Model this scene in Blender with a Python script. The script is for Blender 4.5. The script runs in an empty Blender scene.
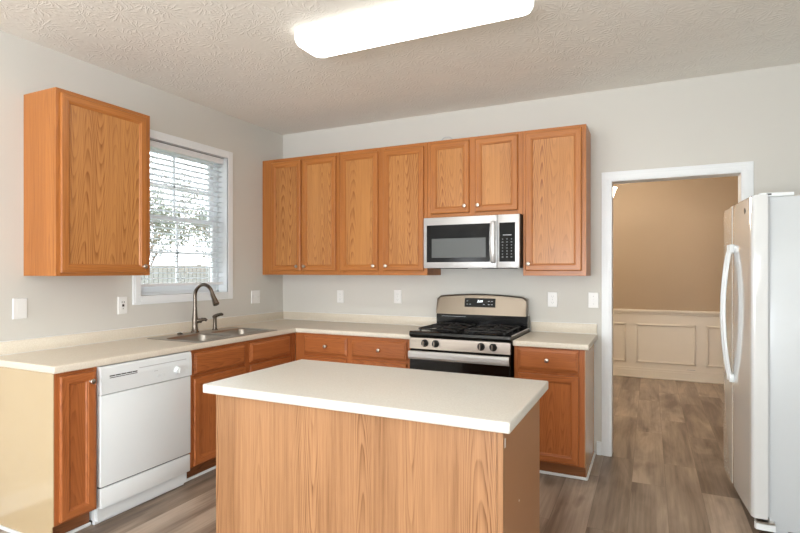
import bpy, bmesh, math, random
from mathutils import Vector, Matrix

C = bpy.context.scene.collection
PI = math.pi
RXW = 4.64

# ------------------------------------------------------------------ camera
cam = bpy.data.cameras.new('camera')
cam.sensor_width = 36.0
cam.lens = 523.18 / 800 * 36
cam.shift_y = 4.7 / 800
cam.clip_start = 0.05
cam.clip_end = 200
camo = bpy.data.objects.new('camera', cam)
camo.location = (3.3074, -4.2095, 1.3833)
camo.rotation_euler = (PI / 2, 0, 0.4455)
C.objects.link(camo)
bpy.context.scene.camera = camo

# ------------------------------------------------------------------ world, light, exposure
w = bpy.data.worlds.new('sky')
bpy.context.scene.world = w
w.use_nodes = True
bg = w.node_tree.nodes['Background']
bg.inputs[0].default_value = (0.86, 0.93, 1.0, 1)
bg.inputs[1].default_value = 4.6


def area(name, loc, rot, sx, sy, power, col):
    l = bpy.data.lights.new(name, 'AREA')
    l.shape = 'RECTANGLE'
    l.size = sx
    l.size_y = sy
    l.energy = power
    l.color = col
    o = bpy.data.objects.new(name, l)
    o.location = loc
    o.rotation_euler = rot
    C.objects.link(o)
    return o


# added fill lamps just inside the unseen added openings, tilted toward the ceiling
area('added_fill_rear', (2.2, -9.15, 1.1), (PI / 2 + 0.5, 0, 0), 2.3, 2.0, 160, (0.93, 0.96, 1.0))
area('added_fill_left', (0.03, -6.7, 1.5), (0, -PI / 2 - 0.65, 0), 1.2, 1.3, 72, (0.93, 0.96, 1.0))

area('added_fill_right', (RXW - 0.03, -6.0, 1.5), (0, PI / 2 + 0.6, 0), 1.3, 1.7, 85, (0.95, 0.97, 1.0))

vs = bpy.context.scene.view_settings
vs.view_transform = 'Standard'
vs.look = 'None'
vs.gamma = 1
vs.use_curve_mapping = False
vs.exposure = 0.54


# ------------------------------------------------------------------ material helpers
def srgb(r, g, b):
    def f(c):
        c /= 255.0
        return c / 12.92 if c <= 0.04045 else ((c + 0.055) / 1.055) ** 2.4
    return (f(r), f(g), f(b), 1)


class NT:
    def __init__(self, name):
        self.m = bpy.data.materials.new(name)
        self.m.use_nodes = True
        self.t = self.m.node_tree
        self.b = self.t.nodes['Principled BSDF']

    def n(self, typ, **kw):
        nd = self.t.nodes.new(typ)
        for k, v in kw.items():
            if k.startswith('i_'):
                nd.inputs[k[2:]].default_value = v
            else:
                setattr(nd, k, v)
        return nd

    def l(self, a, b):
        self.t.links.new(a, b)

    def math(self, op, a, b=None, c=None):
        nd = self.n('ShaderNodeMath', operation=op)
        for i, v in enumerate((a, b, c)):
            if v is None:
                continue
            if hasattr(v, 'is_output'):
                self.l(v, nd.inputs[i])
            else:
                nd.inputs[i].default_value = v
        return nd.outputs[0]

    def mix(self, f, a, b, mode='MIX'):
        nd = self.n('ShaderNodeMix', data_type='RGBA', blend_type=mode)
        for s, v in ((nd.inputs[0], f), (nd.inputs[6], a), (nd.inputs[7], b)):
            if hasattr(v, 'is_output'):
                self.l(v, s)
            else:
                s.default_value = v
        return nd.outputs[2]

    def noise(self, vec, scale, detail=2, rough=0.5, dist=0):
        nd = self.n('ShaderNodeTexNoise')
        nd.inputs['Scale'].default_value = scale
        nd.inputs['Detail'].default_value = detail
        nd.inputs['Roughness'].default_value = rough
        nd.inputs['Distortion'].default_value = dist
        if vec is not None:
            self.l(vec, nd.inputs['Vector'])
        return nd.outputs[0]

    def scale(self, vec, s):
        nd = self.n('ShaderNodeVectorMath', operation='MULTIPLY')
        self.l(vec, nd.inputs[0])
        nd.inputs[1].default_value = s
        return nd.outputs[0]

    def ramp(self, f, a, b):
        nd = self.n('ShaderNodeMapRange', clamp=True)
        nd.inputs[1].default_value = a
        nd.inputs[2].default_value = b
        self.l(f, nd.inputs[0])
        return nd.outputs[0]

    def bump(self, h, strength, dist):
        nd = self.n('ShaderNodeBump')
        nd.inputs['Strength'].default_value = strength
        nd.inputs['Distance'].default_value = dist
        self.l(h, nd.inputs['Height'])
        self.l(nd.outputs[0], self.b.inputs['Normal'])


def plain(name, col, rough=0.5, metal=0.0, var=0.02, coat=0.0, spec=0.5):
    """A paint / plastic / metal with a little procedural variation."""
    k = NT(name)
    tc = k.n('ShaderNodeTexCoord')
    nz = k.noise(tc.outputs['Object'], 6, 3)
    dark = tuple(c * (1 - var * 2) for c in col[:3]) + (1,)
    k.l(k.mix(nz, dark, col), k.b.inputs['Base Color'])
    k.b.inputs['Roughness'].default_value = rough
    k.b.inputs['Metallic'].default_value = metal
    k.b.inputs['Coat Weight'].default_value = coat
    k.b.inputs['Coat Roughness'].default_value = 0.08
    k.b.inputs['Specular IOR Level'].default_value = spec
    return k.m


def emis(name, col, s):
    k = NT(name)
    k.b.inputs['Base Color'].default_value = col
    k.b.inputs['Emission Color'].default_value = col
    k.b.inputs['Emission Strength'].default_value = s
    k.b.inputs['Roughness'].default_value = 0.3
    return k.m


def oak(name, light, dark, horiz=False, arch=1.0, rough=0.33, period=0.17, zf=8.5, amp=2.4):
    k = NT(name)
    tc = k.n('ShaderNodeTexCoord')
    oi = k.n('ShaderNodeObjectInfo')
    off = k.math('MULTIPLY', oi.outputs['Random'], 53.0)
    add = k.n('ShaderNodeVectorMath', operation='ADD')
    k.l(tc.outputs['Object'], add.inputs[0])
    k.l(off, add.inputs[1])
    v = add.outputs[0]
    A = (lambda s, t: (t, s, s)) if horiz else (lambda s, t: (s, s, t))
    sp = k.n('ShaderNodeSeparateXYZ')
    k.l(v, sp.inputs[0])
    if horiz:
        ac, al = sp.outputs[2], sp.outputs[0]
    else:
        ac, al = k.math('ADD', sp.outputs[0], sp.outputs[1]), sp.outputs[2]
    wn = k.noise(k.scale(v, A(2.2, 0.5)), 1.0, 2)
    wn2 = k.noise(k.scale(v, A(16, 3.0)), 1.0, 2)
    acw = k.math('ADD', ac, k.math('MULTIPLY', wn, 0.18))
    col = k.math('COSINE', k.math('MULTIPLY', acw, 2 * PI / period))
    ph = k.math('ADD', k.math('MULTIPLY', al, zf), k.math('MULTIPLY', col, amp))
    ph = k.math('ADD', ph, k.math('ADD', k.math('MULTIPLY', wn2, 1.6), k.math('MULTIPLY', wn, 5.0)))
    fr = k.math('FRACT', ph)
    arc = k.math('POWER', fr, 1.8)
    arc = k.math('MULTIPLY', arc, k.math('SUBTRACT', 1.0, k.ramp(fr, 0.9, 1.0)))
    arc = k.math('MULTIPLY', arc, k.ramp(k.noise(k.scale(v, A(5, 0.8)), 1.0, 1), 0.32, 0.6))
    fine = k.noise(k.scale(v, A(110, 2.2)), 1.0, 3, 0.6)
    pores = k.noise(k.scale(v, A(420, 9)), 1.0, 2, 0.5)
    tone = k.noise(k.scale(v, A(7, 0.5)), 1.0, 2)
    f = k.math('MULTIPLY', k.ramp(arc, 0.1, 0.9), k.math('MULTIPLY', k.math('ADD', k.ramp(fine, 0.3, 0.7), 0.35), 0.75 * arch))
    f = k.math('ADD', f, k.math('MULTIPLY', k.ramp(pores, 0.55, 0.75), 0.22))
    f = k.math('ADD', f, k.math('MULTIPLY', k.ramp(fine, 0.35, 0.7), 0.26))
    f = k.math('ADD', f, k.math('MULTIPLY', k.ramp(tone, 0.3, 0.7), 0.2))
    k.l(k.mix(k.ramp(f, 0.0, 1.0), light, dark), k.b.inputs['Base Color'])
    k.b.inputs['Roughness'].default_value = rough
    k.b.inputs['Coat Weight'].default_value = 0.08
    k.b.inputs['Coat Roughness'].default_value = 0.15
    k.b.inputs['Specular IOR Level'].default_value = 0.35
    k.bump(pores, 0.08, 0.001)
    return k.m


OL, OD = srgb(200, 140, 80), srgb(136, 78, 36)
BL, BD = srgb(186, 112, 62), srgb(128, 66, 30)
M = {}
M['oak'] = oak('oak_vertical_grain', OL, OD)
M['oak_h'] = oak('oak_horizontal_grain', OL, OD, True)
M['oak_frame'] = oak('oak_frame_vertical', srgb(190, 122, 62), srgb(128, 68, 28), arch=0.35, period=0.4, zf=3.0, amp=5.0)
M['oak_frame_h'] = oak('oak_frame_horizontal', srgb(190, 122, 62), srgb(128, 68, 28), True, arch=0.35, period=0.4, zf=3.0, amp=5.0)
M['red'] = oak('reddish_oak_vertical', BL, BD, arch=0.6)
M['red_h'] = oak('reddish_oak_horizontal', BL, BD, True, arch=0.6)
M['island'] = oak('pale_oak_veneer', srgb(184, 138, 98), srgb(112, 72, 42), arch=1.0, period=0.46, zf=5.0, amp=22.0)
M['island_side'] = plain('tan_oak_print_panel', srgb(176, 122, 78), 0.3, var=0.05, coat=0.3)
M['side'] = plain('tan_laminate', srgb(205, 160, 112), 0.25, coat=0.3)
M['cream_side'] = plain('cream_glossy_laminate', srgb(196, 174, 138), 0.12, coat=1.0)
M['dark_wood'] = oak('brown_toe_kick', srgb(150, 96, 60), srgb(100, 60, 36), True)
M['white_gloss'] = plain('white_enamel', srgb(238, 244, 246), 0.22, coat=0.5)
M['white_fridge'] = plain('white_textured_steel', srgb(206, 212, 215), 0.35, coat=0.2)
M['fridge_door'] = plain('white_glossy_door', srgb(218, 221, 221), 0.12, coat=1.0)
M['white_paint'] = plain('white_semi_gloss_paint', srgb(240, 244, 246), 0.35)
M['plate'] = plain('white_plastic', srgb(238, 238, 236), 0.35)
M['dark'] = plain('dark_slot', srgb(40, 38, 36), 0.6)
M['grey_seal'] = plain('grey_gasket', srgb(185, 188, 190), 0.6)
M['nickel'] = plain('brushed_nickel', srgb(205, 198, 188), 0.28, 1.0)
M['faucet'] = plain('dark_brushed_nickel', srgb(118, 109, 100), 0.26, 1.0)
M['black_glass'] = plain('black_glass', srgb(12, 13, 14), 0.14, coat=0.0, spec=0.2)
M['black_enamel'] = plain('black_enamel', srgb(12, 12, 13), 0.16, coat=0.2, spec=0.3)
M['cast_iron'] = plain('cast_iron', srgb(26, 26, 27), 0.45)
M['grey_mesh'] = plain('grey_door_screen', srgb(84, 88, 87), 0.35)
M['knob_black'] = plain('black_knob_plastic', srgb(22, 22, 23), 0.3)
M['mark_grey'] = plain('pale_print', srgb(170, 175, 178), 0.5)
M['display'] = emis('display_digits', (0.9, 0.95, 1, 1), 1.5)
M['wainscot'] = plain('cream_wainscot_paint', srgb(240, 230, 214), 0.4)
M['dining_wall'] = plain('tan_dim_light_wall', srgb(190, 167, 140), 0.7)  # tan is mostly warm dim light put into the wall colour
M['screw'] = plain('screw_metal', srgb(190, 190, 188), 0.4, 0.8)


def steel():
    k = NT('brushed_stainless')
    tc = k.n('ShaderNodeTexCoord')
    br = k.noise(k.scale(tc.outputs['Object'], (3, 300, 300)), 1.0, 3)
    k.l(k.mix(br, srgb(160, 151, 141), srgb(192, 183, 172)), k.b.inputs['Base Color'])
    k.b.inputs['Metallic'].default_value = 1
    k.l(k.math('ADD', k.math('MULTIPLY', br, 0.12), 0.24), k.b.inputs['Roughness'])
    return k.m


def silver():
    k = NT('pale_stainless')
    tc = k.n('ShaderNodeTexCoord')
    br = k.noise(k.scale(tc.outputs['Object'], (3, 300, 300)), 1.0, 3)
    k.l(k.mix(br, srgb(196, 197, 197), srgb(214, 214, 214)), k.b.inputs['Base Color'])
    k.b.inputs['Metallic'].default_value = 0.55
    k.b.inputs['Roughness'].default_value = 0.38
    return k.m


M['steel'] = steel()
M['steel_dark_reflect'] = plain('stainless_dark_reflections', srgb(142, 131, 118), 0.3, 1.0)  # steel copy darkened to put the backguard's dark reflections into its colour
M['silver'] = silver()
M['sink'] = plain('satin_sink_steel', srgb(168, 162, 154), 0.3, 1.0)


def wall_mat(name, col):
    k = NT(name)
    tc = k.n('ShaderNodeTexCoord')
    a = k.noise(tc.outputs['Object'], 1.2, 2)
    b_ = k.noise(tc.outputs['Object'], 260, 2)
    c2 = tuple(c * 0.955 for c in col[:3]) + (1,)
    k.l(k.mix(a, c2, col), k.b.inputs['Base Color'])
    k.b.inputs['Roughness'].default_value = 0.65
    k.bump(b_, 0.06, 0.001)
    return k.m


M['wall'] = wall_mat('warm_grey_wall_paint', srgb(214, 212, 205))


def ceiling_mat():
    k = NT('stomped_texture_ceiling')
    tc = k.n('ShaderNodeTexCoord')
    P = tc.outputs['Object']
    wn = k.n('ShaderNodeTexNoise')
    wn.inputs['Scale'].default_value = 6
    k.l(P, wn.inputs['Vector'])
    sub = k.n('ShaderNodeVectorMath', operation='MULTIPLY_ADD')
    k.l(wn.outputs['Color'], sub.inputs[0])
    sub.inputs[1].default_value = (0.06, 0.06, 0)
    k.l(P, sub.inputs[2])
    hs = []
    for sc, seed, n in ((5.0, 0.0, 15), (6.0, 7.3, 13)):
        mp = k.n('ShaderNodeVectorMath', operation='ADD')
        mp.inputs[1].default_value = (seed, seed * 0.7, 0)
        k.l(sub.outputs[0], mp.inputs[0])
        fl = k.scale(mp.outputs[0], (1, 1, 0))
        vo = k.n('ShaderNodeTexVoronoi', voronoi_dimensions='2D')
        vo.inputs['Scale'].default_value = sc
        k.l(fl, vo.inputs['Vector'])
        d = k.n('ShaderNodeVectorMath', operation='SUBTRACT')
        k.l(fl, d.inputs[0])
        k.l(vo.outputs['Position'], d.inputs[1])
        sp = k.n('ShaderNodeSeparateXYZ')
        k.l(d.outputs[0], sp.inputs[0])
        ang = k.math('ARCTAN2', sp.outputs[1], sp.outputs[0])
        nz = k.noise(P, 22, 2)
        s = k.math('SINE', k.math('ADD', k.math('MULTIPLY', ang, float(n)), k.math('MULTIPLY', nz, 9.0)))
        s = k.ramp(s, 0.1, 1.0)
        r = vo.outputs['Distance']
        fall = k.math('MULTIPLY', k.ramp(r, 0.04, 0.16), k.math('SUBTRACT', 1.0, k.ramp(r, 0.32, 0.6)))
        hs.append(k.math('MULTIPLY', s, fall))
    h = k.math('MAXIMUM', hs[0], hs[1])
    h = k.math('ADD', h, k.math('MULTIPLY', k.noise(P, 38, 3), 0.5))
    big = k.noise(P, 0.9, 3)
    k.l(k.mix(big, srgb(238, 235, 226), srgb(248, 246, 240)), k.b.inputs['Base Color'])
    k.b.inputs['Roughness'].default_value = 0.85
    k.bump(h, 0.32, 0.008)
    return k.m


M['ceiling'] = ceiling_mat()


def floor_mat():
    k = NT('grey_brown_vinyl_planks')
    tc = k.n('ShaderNodeTexCoord')
    sp = k.n('ShaderNodeSeparateXYZ')
    k.l(tc.outputs['Object'], sp.inputs[0])
    cb = k.n('ShaderNodeCombineXYZ')
    k.l(sp.outputs[1], cb.inputs[0])
    k.l(sp.outputs[0], cb.inputs[1])
    br = k.n('ShaderNodeTexBrick', offset=0.37, offset_frequency=2, squash=1.0)
    br.inputs['Scale'].default_value = 1.0
    br.inputs['Mortar Size'].default_value = 0.0012
    br.inputs['Mortar Smooth'].default_value = 0.3
    br.inputs['Brick Width'].default_value = 1.22
    br.inputs['Row Height'].default_value = 0.20
    br.inputs['Color1'].default_value = (0, 0, 0, 1)
    br.inputs['Color2'].default_value = (1, 1, 1, 1)
    br.inputs['Mortar'].default_value = (0.5, 0.5, 0.5, 1)
    k.l(cb.outputs[0], br.inputs['Vector'])
    rnd = k.n('ShaderNodeSeparateColor')
    k.l(br.outputs['Color'], rnd.inputs[0])
    off = k.n('ShaderNodeCombineXYZ')
    k.l(k.math('MULTIPLY', rnd.outputs[0], 31.0), off.inputs[2])
    ad = k.n('ShaderNodeVectorMath', operation='ADD')
    k.l(tc.outputs['Object'], ad.inputs[0])
    k.l(off.outputs[0], ad.inputs[1])
    V = ad.outputs[0]
    g1 = k.noise(k.scale(V, (5, 0.9, 1)), 1.0, 4, 0.55, 0.6)
    g2 = k.noise(k.scale(V, (60, 2.0, 1)), 1.0, 3, 0.6)
    g3 = k.noise(k.scale(V, (9, 2.6, 1)), 1.0, 2)
    f = k.math('ADD', k.math('MULTIPLY', g1, 0.75), k.math('MULTIPLY', g2, 0.25))
    base = k.mix(k.ramp(f, 0.36, 0.64), srgb(112, 94, 80), srgb(196, 178, 160))
    tone = k.mix(rnd.outputs[0], srgb(224, 220, 216), srgb(250, 250, 250))
    c = k.mix(1.0, base, tone, 'MULTIPLY')
    knot = k.ramp(g3, 0.62, 0.78)
    c = k.mix(k.math('MULTIPLY', knot, 0.55), c, srgb(84, 62, 48))
    c = k.mix(k.math('MULTIPLY', br.outputs['Fac'], 0.6), c, srgb(70, 54, 44))
    k.l(c, k.b.inputs['Base Color'])
    k.l(k.math('ADD', k.math('MULTIPLY', g2, 0.15), 0.30), k.b.inputs['Roughness'])
    k.bump(k.math('SUBTRACT', g2, k.math('MULTIPLY', br.outputs['Fac'], 2.0)), 0.12, 0.001)
    return k.m


M['floor'] = floor_mat()


def counter_mat(name, a, b_):
    k = NT(name)
    tc = k.n('ShaderNodeTexCoord')
    P = tc.outputs['Object']
    n1 = k.noise(P, 160, 3, 0.6)
    n2 = k.noise(P, 2.2, 3, 0.55, 0.8)
    c = k.mix(k.ramp(n1, 0.35, 0.65), a, b_)
    c = k.mix(k.math('MULTIPLY', k.ramp(n2, 0.45, 0.8), 0.25), c, srgb(205, 196, 184))
    k.l(c, k.b.inputs['Base Color'])
    k.b.inputs['Roughness'].default_value = 0.38
    return k.m


M['counter'] = counter_mat('cream_laminate', srgb(218, 208, 190), srgb(228, 220, 204))
M['island_top'] = counter_mat('off_white_laminate', srgb(210, 207, 198), srgb(221, 219, 211))


def glass_mat():
    k = NT('window_glass')
    for nd in list(k.t.nodes):
        if nd.type == 'BSDF_PRINCIPLED':
            k.t.nodes.remove(nd)
    out = [n for n in k.t.nodes if n.type == 'OUTPUT_MATERIAL'][0]
    tr = k.n('ShaderNodeBsdfTransparent')
    gl = k.n('ShaderNodeBsdfGlossy')
    gl.inputs['Roughness'].default_value = 0.02
    mx = k.n('ShaderNodeMixShader')
    fr = k.n('ShaderNodeFresnel')
    fr.inputs[0].default_value = 1.4
    k.l(fr.outputs[0], mx.inputs[0])
    k.l(tr.outputs[0], mx.inputs[1])
    k.l(gl.outputs[0], mx.inputs[2])
    k.l(mx.outputs[0], out.inputs[0])
    return k.m


M['glass'] = glass_mat()
M['blind'] = plain('white_blind_vinyl', srgb(240, 242, 244), 0.4)


def translucent(name, col, fac):
    k = NT(name)
    tc = k.n('ShaderNodeTexCoord')
    nz = k.noise(tc.outputs['Object'], 5, 2)
    c = k.mix(nz, tuple(q * 0.94 for q in col[:3]) + (1,), col)
    k.l(c, k.b.inputs['Base Color'])
    k.b.inputs['Roughness'].default_value = 0.4
    tr = k.n('ShaderNodeBsdfTranslucent')
    k.l(c, tr.inputs[0])
    mx = k.n('ShaderNodeMixShader')
    mx.inputs[0].default_value = fac
    k.l(k.b.outputs[0], mx.inputs[1])
    k.l(tr.outputs[0], mx.inputs[2])
    out = [n for n in k.t.nodes if n.type == 'OUTPUT_MATERIAL'][0]
    k.l(mx.outputs[0], out.inputs[0])
    return k.m


M['slat'] = translucent('translucent_white_slats', srgb(244, 246, 248), 0.5)


# ------------------------------------------------------------------ mesh helpers
class MB:
    def __init__(self):
        self.v = []
        self.f = []
        self.mi = []
        self.sm = []

    def add(self, verts, faces, mi=0, smooth=False):
        o = len(self.v)
        self.v += [tuple(p) for p in verts]
        for q in faces:
            self.f.append([i + o for i in q])
            self.mi.append(mi)
            self.sm.append(smooth)
        return self

    def box(self, x0, x1, y0, y1, z0, z1, mi=0, bev=0.0, seg=1):
        x0, x1 = min(x0, x1), max(x0, x1)
        y0, y1 = min(y0, y1), max(y0, y1)
        z0, z1 = min(z0, z1), max(z0, z1)
        bm = bmesh.new()
        bmesh.ops.create_cube(bm, size=1)
        for q in bm.verts:
            q.co = ((x0 + x1) / 2 + q.co.x * (x1 - x0), (y0 + y1) / 2 + q.co.y * (y1 - y0), (z0 + z1) / 2 + q.co.z * (z1 - z0))
        if bev > 0:
            bmesh.ops.bevel(bm, geom=bm.edges[:], offset=min(bev, 0.45 * min(x1 - x0, y1 - y0, z1 - z0)), segments=seg, affect='EDGES', profile=0.5)
        return self.bm(bm, mi, seg > 1)

    def bm(self, bm, mi=0, smooth=False, mat=None):
        bm.verts.index_update()
        vs_ = [(mat @ q.co if mat else q.co.copy()) for q in bm.verts]
        self.add(vs_, [[q.index for q in f.verts] for f in bm.faces], mi, smooth)
        bm.free()
        return self

    def lathe(self, prof, n=20, mat=None, mi=0, cap=True):
        """prof: list of (radius, height) turned about +Z, then moved by mat."""
        vv, ff = [], []
        for r, h in prof:
            for i in range(n):
                a = 2 * PI * i / n
                vv.append(Vector((r * math.cos(a), r * math.sin(a), h)))
        for j in range(len(prof) - 1):
            for i in range(n):
                a, b = j * n + i, j * n + (i + 1) % n
                ff.append([a, b, b + n, a + n])
        if cap:
            ff.append(list(range(n))[::-1])
            ff.append([(len(prof) - 1) * n + i for i in range(n)])
        if mat:
            vv = [mat @ q for q in vv]
        return self.add(vv, ff, mi, True)

    def tube(self, pts, rad, n=12, mi=0, flat=1.0):
        pts = [Vector(q) for q in pts]
        rs = rad if isinstance(rad, (list, tuple)) else [rad] * len(pts)
        vv, ff = [], []
        up = None
        for i, q in enumerate(pts):
            t = (pts[min(i + 1, len(pts) - 1)] - pts[max(i - 1, 0)]).normalized()
            if up is None:
                up = Vector((0, 0, 1)) if abs(t.z) < 0.9 else Vector((0, 1, 0))
            s = t.cross(up).normalized()
            up = s.cross(t).normalized()
            for k_ in range(n):
                a = 2 * PI * k_ / n
                vv.append(q + s * (math.cos(a) * rs[i]) + up * (math.sin(a) * rs[i] * flat))
        for j in range(len(pts) - 1):
            for i in range(n):
                a, b = j * n + i, j * n + (i + 1) % n
                ff.append([a, b, b + n, a + n])
        ff.append(list(range(n))[::-1])
        ff.append([(len(pts) - 1) * n + i for i in range(n)])
        return self.add(vv, ff, mi, True)

    def prism(self, poly, z0, z1, axis='z', mi=0, smooth=False, bev=0):
        n = len(poly)

        def P(a, b, h):
            return {'z': (a, b, h), 'x': (h, a, b), 'y': (a, h, b)}[axis]
        vv = [P(a, b, z0) for a, b in poly] + [P(a, b, z1) for a, b in poly]
        self.add(vv, [list(range(n))[::-1], [n + i for i in range(n)]], mi, False)
        o = len(self.v) - 2 * n
        for i in range(n):
            self.f.append([o + i, o + (i + 1) % n, o + n + (i + 1) % n, o + n + i])
            self.mi.append(mi)
            self.sm.append(smooth)
        return self

    def panel(self, x0, x1, z0, z1, yb, loops, mv=0, mh=1, mc=None):
        """nested rectangular loops facing -Y: (inset, y). Sides of the ring use mv, top and bottom mh."""
        rings = []
        vv = [(x0, yb, z0), (x1, yb, z0), (x1, yb, z1), (x0, yb, z1)]
        for ins, y in loops:
            vv += [(x0 + ins, y, z0 + ins), (x1 - ins, y, z0 + ins), (x1 - ins, y, z1 - ins), (x0 + ins, y, z1 - ins)]
        o = len(self.v)
        self.v += vv
        for j in range(len(loops)):
            for i in range(4):
                a, b = o + j * 4 + i, o + j * 4 + (i + 1) % 4
                self.f.append([a, b, b + 4, a + 4])
                self.mi.append(mh if i in (0, 2) else mv)
                self.sm.append(False)
        e = o + len(loops) * 4
        self.f.append([e, e + 1, e + 2, e + 3])
        self.mi.append(mv if mc is None else mc)
        self.sm.append(False)
        self.f.append([o + 3, o + 2, o + 1, o])
        self.mi.append(mv)
        self.sm.append(False)
        return self

    def build(self, name, mats, parent=None, loc=None, rz=None, label=None):
        me = bpy.data.meshes.new(name)
        me.from_pydata(self.v, [], self.f)
        if not isinstance(mats, (list, tuple)):
            mats = [mats]
        for m in mats:
            me.materials.append(m)
        for i, p in enumerate(me.polygons):
            p.material_index = self.mi[i]
            p.use_smooth = self.sm[i]
        bm = bmesh.new()
        bm.from_mesh(me)
        bmesh.ops.recalc_face_normals(bm, faces=bm.faces[:])
        bm.to_mesh(me)
        bm.free()
        if any(self.sm):
            try:
                me.set_sharp_from_angle(angle=math.radians(38))
            except Exception:
                pass
        me.update()
        o = bpy.data.objects.new(name, me)
        C.objects.link(o)
        if parent:
            o.parent = parent
        if loc:
            o.location = loc
        if rz:
            o.rotation_euler = (0, 0, rz)
        if label:
            o['label'] = label
        return o


def grid_slab(xs, ys, keep, z0, z1, bev=0.004, seg=2, skip=None):
    bm = bmesh.new()
    vm = {}

    def V(i, j):
        if (i, j) not in vm:
            vm[(i, j)] = bm.verts.new((xs[i], ys[j], z0))
        return vm[(i, j)]
    for i in range(len(xs) - 1):
        for j in range(len(ys) - 1):
            cx, cy = (xs[i] + xs[i + 1]) / 2, (ys[j] + ys[j + 1]) / 2
            if keep(cx, cy):
                bm.faces.new([V(i, j), V(i + 1, j), V(i + 1, j + 1), V(i, j + 1)])
    bot = bm.faces[:]
    r = bmesh.ops.extrude_face_region(bm, geom=bot)
    nv = [g for g in r['geom'] if isinstance(g, bmesh.types.BMVert)]
    for q in nv:
        q.co.z = z1
    bmesh.ops.recalc_face_normals(bm, faces=bm.faces[:])
    bm.edges.ensure_lookup_table()
    ed = []
    for e in bm.edges:
        if len(e.link_faces) == 2 and abs(e.link_faces[0].normal.dot(e.link_faces[1].normal)) < 0.5:
            if skip and skip((e.verts[0].co + e.verts[1].co) / 2):
                continue
            ed.append(e)
    if bev:
        bmesh.ops.bevel(bm, geom=ed, offset=bev, segments=seg, affect='EDGES', profile=0.5)
    return bm


def empty(name, loc=(0, 0, 0), rz=0.0):
    o = bpy.data.objects.new(name, None)
    o.location = loc
    o.rotation_euler = (0, 0, rz)
    o.empty_display_size = 0.1
    C.objects.link(o)
    return o


def tag(o, label, cat, group=None):
    o['label'] = label
    o['category'] = cat
    if group:
        o['group'] = group
    return o


def thing(name, label, cat, loc=(0, 0, 0), rz=0.0, group=None):
    return tag(empty(name, loc, rz), label, cat, group)


def struct(o):
    o['kind'] = 'structure'
    return o


TOFRONT = Matrix.Rotation(PI / 2, 4, 'X')   # local +Z of a lathe -> -Y


def front(x, y, z):
    return Matrix.Translation((x, y, z)) @ TOFRONT


def text_mesh(body, size, mat, name, parent, loc, rot, shear=0.0):
    cu = bpy.data.curves.new(name, 'FONT')
    cu.body = body
    cu.size = size
    cu.shear = shear
    cu.extrude = 0.0003
    cu.align_x = 'CENTER'
    cu.align_y = 'CENTER'
    tmp = bpy.data.objects.new(name + '_curve', cu)
    C.objects.link(tmp)
    dg = bpy.context.evaluated_depsgraph_get()
    me = bpy.data.meshes.new_from_object(tmp.evaluated_get(dg))
    bpy.data.objects.remove(tmp)
    me.materials.clear()
    me.materials.append(mat)
    o = bpy.data.objects.new(name, me)
    C.objects.link(o)
    o.parent = parent
    o.location = loc
    o.rotation_euler = rot
    return o


# ------------------------------------------------------------------ room shell
H = 2.743
RX = 4.64          # right wall
RY = -9.2          # rear wall
DY = 3.3           # far wall of the dining room
WT = 0.18
OX0, OX1, OZ = 3.052, 3.866, 2.052       # doorway opening
WY0, WY1, WZ0, WZ1 = -1.622, -0.765, 1.205, 2.36   # sink window opening

struct(MB().box(-0.2, 5.8, RY - 0.2, DY + 0.14, -0.1, 0.0).build('floor', M['floor']))
struct(MB().box(-0.2, 5.8, RY - 0.2, DY + 0.14, H, H + 0.1).build('ceiling', M['ceiling']))

m = MB()
BW0, BW1, BZ0, BZ1 = -7.4, -6.0, 0.8, 2.2     # breakfast window added for daylight, unseen behind the camera on the left
E_ = 0.011
m.box(-WT, 0, WY1 + E_, 0.12, 0, H).box(-WT, 0, BW1, WY0 - E_, 0, H).box(-WT, 0, RY, BW0, 0, H)
m.box(-WT, 0, WY0 - E_, WY1 + E_, 0, WZ0 - E_).box(-WT, 0, WY0 - E_, WY1 + E_, WZ1 + E_, H)
m.box(-WT, 0, BW0, BW1, 0, BZ0).box(-WT, 0, BW0, BW1, BZ1, H)
struct(m.build('wall_left', M['wall']))
m = MB()
m.box(0, OX0 - 0.015, 0, 0.12, 0, H).box(OX1 + 0.015, RX, 0, 0.12, 0, H).box(OX0 - 0.015, OX1 + 0.015, 0, 0.12, OZ + 0.015, H)
struct(m.build('wall_back', M['wall']))
SW0, SW1, SZ0, SZ1 = -6.9, -5.1, 0.8, 2.2      # side window added to light the left wall, unseen on the right
struct(MB().box(RX, RX + 0.12, RY, SW0, 0, H).box(RX, RX + 0.12, SW1, 0.12, 0, H).box(RX, RX + 0.12, SW0, SW1, 0, SZ0).box(RX, RX + 0.12, SW0, SW1, SZ1, H).build('wall_right', M['wall']))
PX0, PX1, PZ1 = 1.0, 3.4, 2.1                # patio door opening added for daylight, unseen behind the camera
m = MB()
m.box(-WT, PX0, RY - 0.15, RY, 0, H).box(PX1, RX + 0.12, RY - 0.15, RY, 0, H).box(PX0, PX1, RY - 0.15, RY, PZ1, H)
struct(m.build('wall_rear', M['wall']))

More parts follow.
